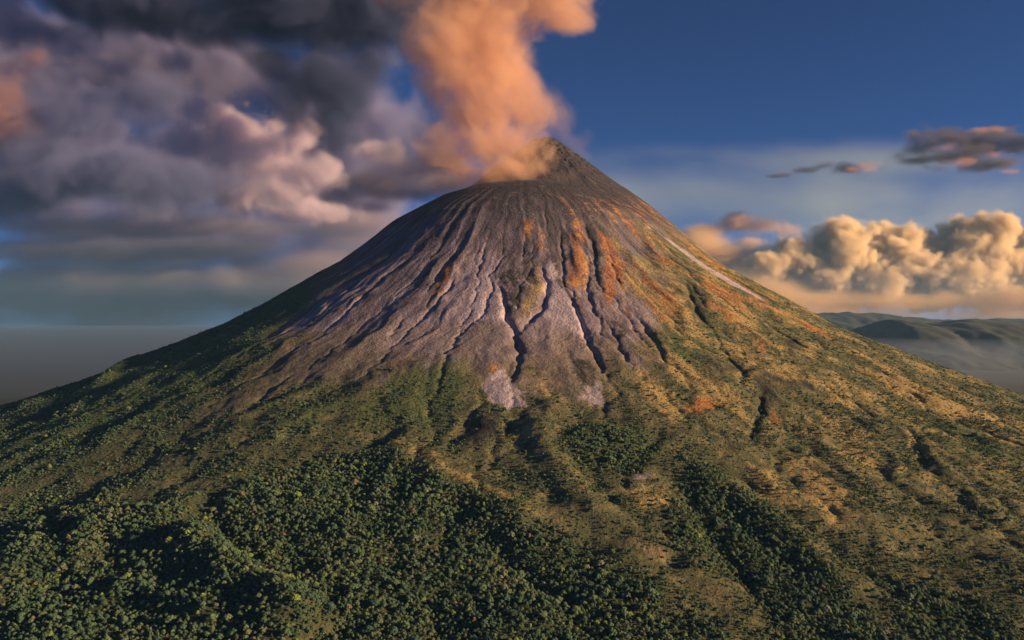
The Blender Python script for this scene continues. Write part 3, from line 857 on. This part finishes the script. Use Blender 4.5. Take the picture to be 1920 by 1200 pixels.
def cloud(name, blobs, voxel, mat, seed, wl, amp, soft, unit=1000.0, octaves=5, billow=0.5, pad=0.35, squash=(1, 1, 1), floor=None, fuzz=None):
    """blobs: ellipsoids (x, y, z, rx, ry, rz) in units; union pushed in and out by noise"""
    B = np.array([b[:6] for b in blobs], float) * unit; w = [b[6] if len(b) > 6 else 1.0 for b in blobs]
    mn = (B[:, :3] - B[:, 3:] * (1 + pad)).min(0); mx_ = (B[:, :3] + B[:, 3:] * (1 + pad)).max(0)
    if floor is not None: mn[2] = max(mn[2], floor)
    res = [max(8, int((b - a) / voxel)) for a, b in zip(mn, mx_)]
    ax = [np.linspace(a, b, r).astype(np.float32) for a, b, r in zip(mn, mx_, res)]
    F = np.full(res, -9, np.float32); Wt = np.zeros(res, np.float32)
    X, Y, Z = [v.reshape(s) for v, s in zip(ax, ((-1, 1, 1), (1, -1, 1), (1, 1, -1)))]
    for (cx, cy, cz, rx, ry, rz), wi in zip(B, w):
        sl = tuple(slice(*np.searchsorted(a_, (c_ - 1.9 * r_, c_ + 1.9 * r_))) for a_, c_, r_ in zip(ax, (cx, cy, cz), (rx, ry, rz)))
        q = 1 - np.sqrt(((X[sl[0]] - cx) / rx) ** 2 + ((Y[:, sl[1]] - cy) / ry) ** 2 + ((Z[:, :, sl[2]] - cz) / rz) ** 2)
        f = F[sl]
        hh = np.clip(1 - np.abs(f - q) / 0.35, 0, 1) * 0.08 * (f > -5)
        Wt[sl] = np.where(q > f, wi, Wt[sl])
        F[sl] = np.maximum(f, q) + hh
    idx = np.nonzero(F > -0.75 * amp)
    p = np.stack([ax[i_][idx[i_]] / squash[i_] for i_ in range(3)], 1)
    d = np.zeros(res, np.float32)
    d[idx] = smooth(0, soft, F[idx] + amp * puff_noise(p, wl, octaves, billow, seed)) * Wt[idx]
    for ax_ in range(3):                       # fade at the walls of the grid
        e = np.minimum(np.arange(res[ax_]), np.arange(res[ax_])[::-1]) / 3.0
        d = d * np.clip(e, 0, 1).reshape([-1 if i == ax_ else 1 for i in range(3)]).astype(np.float32)
    d[d < 0.01] = 0
    return volume_object(name, tuple(map(float, mn)), tuple(map(float, mx_)), d.astype(np.float32), mat)


CUMULUS = [
    (11.82,33.6,2.72,1.07,0.86,0.94),
    (10.7,33.6,2.23,1.07,0.86,0.8),
    (9.64,33.8,1.79,1.01,0.81,0.67),
    (13.88,33.2,2.86,0.97,0.81,1.01),
    (13.81,34.0,3.34,1.04,0.9,1.13),
    (13.31,34.3,2.73,1.25,1.0,1.14),
    (14.49,33.6,2.23,1.34,1.07,1.23),
    (15.91,34.5,3.39,0.87,0.73,0.92),
    (16.79,34.2,3.36,0.91,0.8,1.0),
    (17.91,34.6,2.87,1.03,0.83,1.03),
    (16.32,33.7,2.12,1.57,1.25,1.34),
    (18.89,34.3,3.3,1.14,0.95,1.18),
    (20.08,34.0,3.61,1.04,0.9,1.13),
    (20.53,33.7,3.85,0.67,0.64,0.81),
    (21.7,34.6,2.76,1.03,0.92,1.15),
    (19.46,33.7,2.12,1.9,1.52,1.57),
    (17.94,33.8,1.57,1.79,1.44,1.23),
    (15.3,33.9,1.46,2.02,1.62,1.08),
    (13.16,34.2,1.59,1.7,1.36,1.09),
    (11.71,34.6,1.72,1.38,1.1,1.03),
    (21.21,34.0,1.47,1.58,1.26,1.24),
    (23.33,34.3,2.96,1.59,1.27,1.59),
    (24.96,34.2,2.5,1.82,1.45,1.82),
    (23.46,34.0,1.35,2.26,1.8,1.13),
    (10.62,34.8,1.5,1.15,0.92,0.81)]
PEACH = [
    (10.59,38.0,4.59,1.39,1.11,0.55),
    (11.98,38.0,4.49,1.39,1.11,0.61),
    (13.18,38.2,4.26,1.01,0.81,0.61),
    (9.38,38.2,4.26,1.27,1.01,0.46),
    (8.15,38.4,4.08,1.15,0.92,0.36),
    (11.41,38.2,3.68,1.27,1.01,0.41)]
BASE = [
    (11.47,32.0,0.74,4.03,1.2,0.59),
    (16.14,32.0,0.68,4.67,1.2,0.59),
    (21.02,32.0,0.81,4.67,1.2,0.68),
    (12.74,32.0,0.17,5.52,1.2,0.47),
    (19.96,32.0,0.17,6.37,1.2,0.51),
    (9.98,32.0,1.17,2.34,1.2,0.72),
    (12.68,35.4,2.35,2.82,1.2,1.41),
    (8.36,35.0,3.37,1.39,1.2,0.93),
    (10.22,35.0,2.32,2.55,1.2,1.28),
    (9.01,34.8,2.54,1.62,1.2,1.15)]
SLATE_SMALL = [
    (13.02,36.0,6.74,0.96,0.76,0.19),
    (13.97,36.0,6.88,0.96,0.76,0.24),
    (14.81,36.0,6.86,0.72,0.57,0.24),
    (12.18,36.0,6.5,0.72,0.57,0.12)]
SLATE_LARGE = [
    (17.92,36.0,7.6,1.19,0.96,0.29),
    (18.87,36.0,7.84,1.43,1.15,0.43),
    (20.31,36.0,8.07,1.43,1.15,0.48),
    (19.95,36.0,7.36,1.67,1.34,0.33),
    (21.26,36.0,7.76,1.43,1.15,0.53),
    (22.57,36.0,7.76,0.96,0.76,0.67),
    (23.41,36.0,7.84,1.19,0.96,0.72),
    (21.74,36.0,6.98,1.19,0.96,0.21),
    (18.16,36.0,7.17,1.19,0.96,0.19),
    (21.26,36.0,8.55,0.96,0.76,0.17)]
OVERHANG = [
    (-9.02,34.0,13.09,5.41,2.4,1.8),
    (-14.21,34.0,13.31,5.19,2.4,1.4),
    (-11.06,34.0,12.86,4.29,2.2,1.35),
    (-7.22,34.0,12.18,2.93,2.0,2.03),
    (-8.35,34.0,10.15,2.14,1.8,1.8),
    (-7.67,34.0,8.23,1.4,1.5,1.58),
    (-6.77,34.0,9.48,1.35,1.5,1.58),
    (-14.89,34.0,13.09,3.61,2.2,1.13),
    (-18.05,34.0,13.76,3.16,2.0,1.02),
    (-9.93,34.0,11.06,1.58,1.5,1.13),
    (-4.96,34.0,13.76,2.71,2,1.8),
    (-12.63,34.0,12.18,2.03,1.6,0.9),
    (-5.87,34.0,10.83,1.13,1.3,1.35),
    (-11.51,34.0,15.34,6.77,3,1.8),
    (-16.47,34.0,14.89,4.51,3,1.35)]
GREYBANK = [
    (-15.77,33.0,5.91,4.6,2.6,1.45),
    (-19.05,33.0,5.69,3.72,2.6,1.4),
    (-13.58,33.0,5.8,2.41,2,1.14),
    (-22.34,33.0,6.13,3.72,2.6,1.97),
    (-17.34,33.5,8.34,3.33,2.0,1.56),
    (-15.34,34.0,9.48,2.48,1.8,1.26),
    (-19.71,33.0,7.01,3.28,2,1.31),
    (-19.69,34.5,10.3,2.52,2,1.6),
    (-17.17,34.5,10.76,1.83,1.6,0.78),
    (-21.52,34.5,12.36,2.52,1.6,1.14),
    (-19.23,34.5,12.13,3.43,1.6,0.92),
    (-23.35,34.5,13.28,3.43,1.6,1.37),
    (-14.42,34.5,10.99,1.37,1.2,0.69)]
PINKCUMULUS = [
    (-12.77,37.0,8.59,1.84,1.8,1.47),
    (-13.99,37.0,9.45,1.47,1.6,0.98),
    (-10.8,37.0,7.37,1.96,1.8,1.47),
    (-9.71,36.6,8.21,1.09,1.2,0.85),
    (-9.08,37.0,6.87,1.23,1.3,0.98),
    (-11.79,37.0,5.89,2.7,2.0,0.98),
    (-8.35,37.0,6.63,0.98,1.2,0.86),
    (-14.73,37.0,8.1,1.47,1.6,1.47),
    (-6.38,37.0,7.73,1.47,1.0,0.59),
    (-8.84,37.0,4.91,2.95,1.6,0.64),
    (-13.26,37.0,6.87,1.96,1.8,1.47)]
EDGECLOUD = [
    (-21.13,32.5,8.84,1.51,1.8,1.94),
    (-20.27,32.5,7.98,1.29,1.3,0.65),
    (-19.63,32.5,10.57,1.29,1.4,1.08),
    (-21.57,32.5,11.0,1.29,1.5,1.29)]
STRATUS = [
    (-19.97,35.0,3.02,7.66,3,0.74),
    (-13.01,35.0,3.21,5.11,2.6,0.51),
    (-25.78,35.0,3.14,5.81,3,0.88),
    (-8.48,35.5,4.0,3.53,2,0.33)]
PALEBAND = [
    (-16.19,40.0,1.94,8.76,2,0.9),
    (-22.83,40.0,1.99,6.9,2,0.9),
    (-9.56,40.0,2.65,3.72,2,1.33),
    (-21.26,38.6,1.79,0.77,1,0.67),
    (-13.97,39.0,2.2,1.55,1,0.62),
    (-29.46,40.0,1.86,6.9,2,1.06),
    (-7.96,40.0,4.51,2.65,1.5,1.06),
    (-18.85,40.0,4.64,8.49,2,0.64)]
VEIL = [
    (-23.11,43.0,8.85,9.7,2.0,4.85),
    (-13.13,43.0,7.7,7.99,2.0,4.28),
    (-18.83,43.0,4.57,13.13,2.0,2.57),
    (-31.67,43.0,8.56,7.13,2.0,6.28),
    (-9.13,43.0,5.71,4.57,2,3.14),
    (-20.26,43.0,1.71,15.98,2,1.71),
    (-9.13,43.0,2.85,5.71,2,2.57),
    (-18.83,43.0,13.13,9.7,2,3.14),
    (-9.13,43.0,10.56,4.85,2,4.28),
    (-27.39,43.0,13.7,7.13,2,3.71)]
STREAK = [
    (18.63,52.0,5.18,15.53,3,6.56),
    (34.16,52.0,5.18,15.53,3,6.56),
    (6.56,52.0,5.87,10.35,3,6.56),
    (18.63,52.0,7.59,14.49,3,3.11),
    (32.44,52.0,7.25,14.49,3,3.11),
    (6.56,52.0,7.94,10.35,3,3.45),
    (23.81,52.0,10.35,13.8,3,1.73)]
HORIZON = [
    (-29.54,42.0,0.22,10.03,1.5,2.09),
    (-19.79,42.0,0.22,10.03,1.5,2.01),
    (-11.15,42.0,0.42,7.8,1.5,1.95)]
SUNLIT_TINT_SMALL = [
    (15.7,35.2,6.66,0.75,0.4,0.33),
    (14.95,35.2,6.59,0.61,0.4,0.21)]
SUNLIT_TINT_LARGE = [
    (20.32,35.2,8.29,1.05,0.4,0.19),
    (18.81,35.0,7.48,0.7,0.4,0.21),
    (19.51,35.0,6.85,1.05,0.4,0.23),
    (21.13,35.0,7.2,0.79,0.4,0.21),
    (21.72,35.2,6.49,0.7,0.4,0.14)]
PLUME = [
    (127.3,2740,560.0,72.7,64.9,76.4,0.8),
    (-199.3,2730,543.5,130.4,110.9,72.5),
    (-221.4,2780,623.5,114.4,97.2,88.5),
    (-227.3,2740,498.2,109.1,92.7,50.9,0.3),
    (-162.4,2720,496.4,119.1,101.3,54.1),
    (-17.9,2700,498.1,143.3,121.8,60.9),
    (75.2,2700,505.2,68.1,57.9,46.6),
    (117.3,2720,509.0,79.4,67.5,46.9,0.35),
    (-64.1,2760,595.2,216.1,183.7,95.2),
    (54.9,2760,604.4,106.2,90.3,84.2),
    (-112.7,2830,728.6,225.3,191.5,116.4),
    (56.3,2830,728.6,131.5,111.7,101.4),
    (-131.5,2830,845.1,229.1,194.7,116.4),
    (9.4,2830,845.1,123.9,105.4,97.7),
    (-178.4,2830,957.7,221.6,188.4,112.7),
    (-28.2,2830,957.7,123.9,105.4,112.7),
    (-178.4,2830,1070.4,221.6,188.4,112.7),
    (-18.8,2830,1089.2,169.0,143.7,112.7),
    (169.0,2830,1074.2,120.2,102.2,78.9),
    (234.7,2830,1047.9,60.1,51.1,52.6),
    (-131.5,2830,1154.9,281.7,239.4,75.1),
    (75.1,2830,1164.3,225.3,191.5,67.6),
    (182.8,2900,721.6,65.4,90.0,105.8,0.16),
    (235.7,2960,638.4,70.7,66.8,78.6,0.16),
    (234.6,2720,496.4,72.2,36.1,28.9,0.05),
    (153.9,2900,808.2,65.4,73.6,86.6,0.16),
    (156.5,2620,465.9,69.5,34.8,22.6,0.1),
    (155.7,2760,549.4,73.3,62.3,44.0,0.25)]
SMOKEBANK = [
    (-483.1,2800,473.8,195.1,165.8,66.9),
    (-603.8,2800,442.2,115.2,97.9,48.3),
    (-341.3,2780,507.3,175.2,149.0,84.9),
    (-228.9,2760,522.0,120.9,102.7,84.2),
    (-403.7,2830,591.5,131.5,111.7,82.6,0.5),
    (-203.0,2660,455.4,141.2,120.0,31.8),
    (-319.2,2830,657.3,93.9,79.8,93.9,0.35),
    (-34.4,2590,441.7,206.2,68.7,20.6,0.4),
    (-345.5,2740,432.7,154.5,131.4,40.0),
    (-476.2,2760,388.3,109.9,93.4,29.3,0.6),
    (-249.0,2680,444.6,142.3,120.9,42.7)]
# ash column over the crater (metres)
plume = cloud('ash_plume', PLUME, 5.8, fog('plume_ash', (0.915, 0.665, 0.50), 0.013, 0.1), 3, 150, 1.0, 0.75, unit=1, octaves=5, billow=0.75, pad=0.4)
tag(plume, 'tall orange lit ash plume billowing up from the crater', 'ash plume', kind='stuff')
bank = cloud('smoke_bank', SMOKEBANK, 12, fog('smoke_grey', (0.47, 0.45, 0.54), 0.015, 0.1), 4, 150, 0.6, 0.9, unit=1, octaves=5, pad=0.5)
tag(bank, 'grey smoke drifting off the left shoulder of the summit', 'smoke', kind='stuff')

CL = [   # name, blobs, voxel, colour, density, noise size, noise depth, softness, label, billow
    ('cumulus_cloud', CUMULUS, 52, (0.997, 0.885, 0.67), 0.006, 1100, 0.75, 0.34, 'tall golden cumulus bank glowing above the far hills', 0.75),
    ('peach_cloud', PEACH, 80, (0.96, 0.76, 0.66), 0.0024, 1300, 1.0, 0.8, 'flat peach coloured cloud behind the tall cumulus, nearest the slope', 0.3),
    ('orange_cloud', BASE, 170, (0.985, 0.77, 0.44), 0.0021, 1700, 1.0, 0.9, 'soft orange cloud base under the golden cumulus', 0.45),
    ('slate_cloud', SLATE_SMALL, 50, (0.30, 0.28, 0.34), 0.0022, 700, 1.8, 1.2, 'small thin slate cloud streak right of the summit', 0.2),
    ('slate_cloud', SLATE_LARGE, 60, (0.22, 0.22, 0.28), 0.0022, 800, 2.2, 1.2, 'larger dark slate cloud at the right border', 0.2),
    ('sunlit_tint_cloud', SUNLIT_TINT_SMALL, 50, (0.95, 0.60, 0.46), 0.0022, 600, 1.2, 1.0, 'small cloud patch coloured salmon as if sunlit at the end of the thin slate streak', 0.2),  # sunlit end of the streak, its light given by a salmon colour
    ('sunlit_tint_cloud', SUNLIT_TINT_LARGE, 60, (0.92, 0.56, 0.46), 0.0016, 700, 1.4, 1.0, 'wisps coloured salmon as if sunlit on the larger dark slate cloud', 0.2),  # sunlight on the slate cloud put into a salmon colour
    ('overhang_cloud', OVERHANG, 125, (0.13, 0.165, 0.34), 0.0026, 2300, 1.0, 0.9, 'dark slate cloud mass hanging at the top left beside the plume', 0.45),  # low albedo stands in for the shade this cloud lies in
    ('grey_cloud', GREYBANK, 125, (0.31, 0.35, 0.60), 0.0020, 2300, 1.3, 1.0, 'broad grey cloud bank filling the left sky', 0.45),  # shade on the left bank put into its dim blue colour
    ('pink_cumulus_cloud', PINKCUMULUS, 100, (0.88, 0.81, 0.92), 0.0022, 1500, 1.2, 0.7, 'pale pink lit cumulus between the grey bank and the plume', 0.6),
    ('edge_cloud', EDGECLOUD, 130, (0.62, 0.42, 0.44), 0.0014, 1500, 1.7, 1.2, 'reddish cloud cut by the left border', 0.3),
    ('stratus_cloud', STRATUS, 190, (0.22, 0.25, 0.42), 0.0016, 2400, 0.9, 1.0, 'long dark flat stratus bar low on the left', 0.1),  # unlit look of the bar put into its dark colour
    ('pale_band_cloud', PALEBAND, 220, (0.55, 0.50, 0.60), 0.0014, 2400, 0.8, 1.0, 'pale pinkish cloud band low above the left horizon', 0.2),
    ('veil_cloud', VEIL, 240, (0.50, 0.51, 0.74), 0.0022, 3000, 0.8, 0.9, 'grey violet cloud veil behind the left cloud bank', 0.1),
    ('streak_cloud', STREAK, 300, (0.82, 1.0, 0.90), 0.00018, 4000, 0.7, 1.2, 'thin pale cloud veil low in the sky right of the cone', 0.1),  # faint streaks, enlarged and tinted to add the low sky's brightness
    ('horizon_haze_bank', HORIZON, 240, (0.135, 0.17, 0.27), 0.0018, 3000, 0.5, 0.9, 'blue grey haze bank added along the left horizon', 0.1),  # added bank coloured like the mist, stands in for haze hiding the horizon
]
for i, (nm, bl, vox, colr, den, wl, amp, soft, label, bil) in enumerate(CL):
    sq = (2.2, 1.5, 0.8) if nm in ('stratus_cloud', 'pale_band_cloud', 'slate_cloud', 'orange_cloud', 'streak_cloud', 'horizon_haze_bank', 'sunlit_tint_cloud') else (1, 1, 1)
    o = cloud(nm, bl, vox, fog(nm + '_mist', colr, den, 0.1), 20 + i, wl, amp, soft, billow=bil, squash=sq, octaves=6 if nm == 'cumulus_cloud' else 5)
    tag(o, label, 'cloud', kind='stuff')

# ---------------------------------------------------------------- air
m = NT('haze_air')
v = m.new('ShaderNodeVolumePrincipled')
v.inputs['Color'].default_value = (0.30, 0.60, 0.95, 1); v.inputs['Density'].default_value = 1.15e-5; v.inputs['Anisotropy'].default_value = 0.0
m.lk(v.outputs[0], m.out.inputs['Volume'])
hx0, hx1, hy0, hy1, hz0, hz1 = -27000, 27000, -5000, 30000, -620, 1330
hv = [(x, y, z) for x in (hx0, hx1) for y in (hy0, hy1) for z in (hz0, hz1)]
hf = [(0, 1, 3, 2), (4, 6, 7, 5), (0, 4, 5, 1), (2, 3, 7, 6), (0, 2, 6, 4), (1, 5, 7, 3)]
tag(link('haze', mesh_np('haze', hv, hf, m.mat)), 'thin evening haze over the plain and hills', 'haze', kind='stuff')

# far plain mist: cloud shade put into the left colour, sunlight into the right
for name, tint_, dens_, x0, x1, y0, top, lb in (('mist', (0.115, 0.175, 0.30), 2.0e-4, -25500, 800, 3900, -190, 'dim blue mist over the plain left of the volcano'), ('valley_mist', (0.42, 0.52, 0.70), 0.9e-4, 820, 25500, 5400, -210, 'pale mist in the valley before the far hills')):
    m = NT(name + '_air')
    v = m.new('ShaderNodeVolumePrincipled')
    v.inputs['Color'].default_value = (*tint_, 1); v.inputs['Density'].default_value = dens_
    m.lk(v.outputs[0], m.out.inputs['Volume'])
    hv = [(x, y, z) for x in (x0, x1) for y in (y0, 29400) for z in (-600, top)]
    tag(link(name, mesh_np(name, hv, hf, m.mat)), lb, 'mist', kind='stuff')
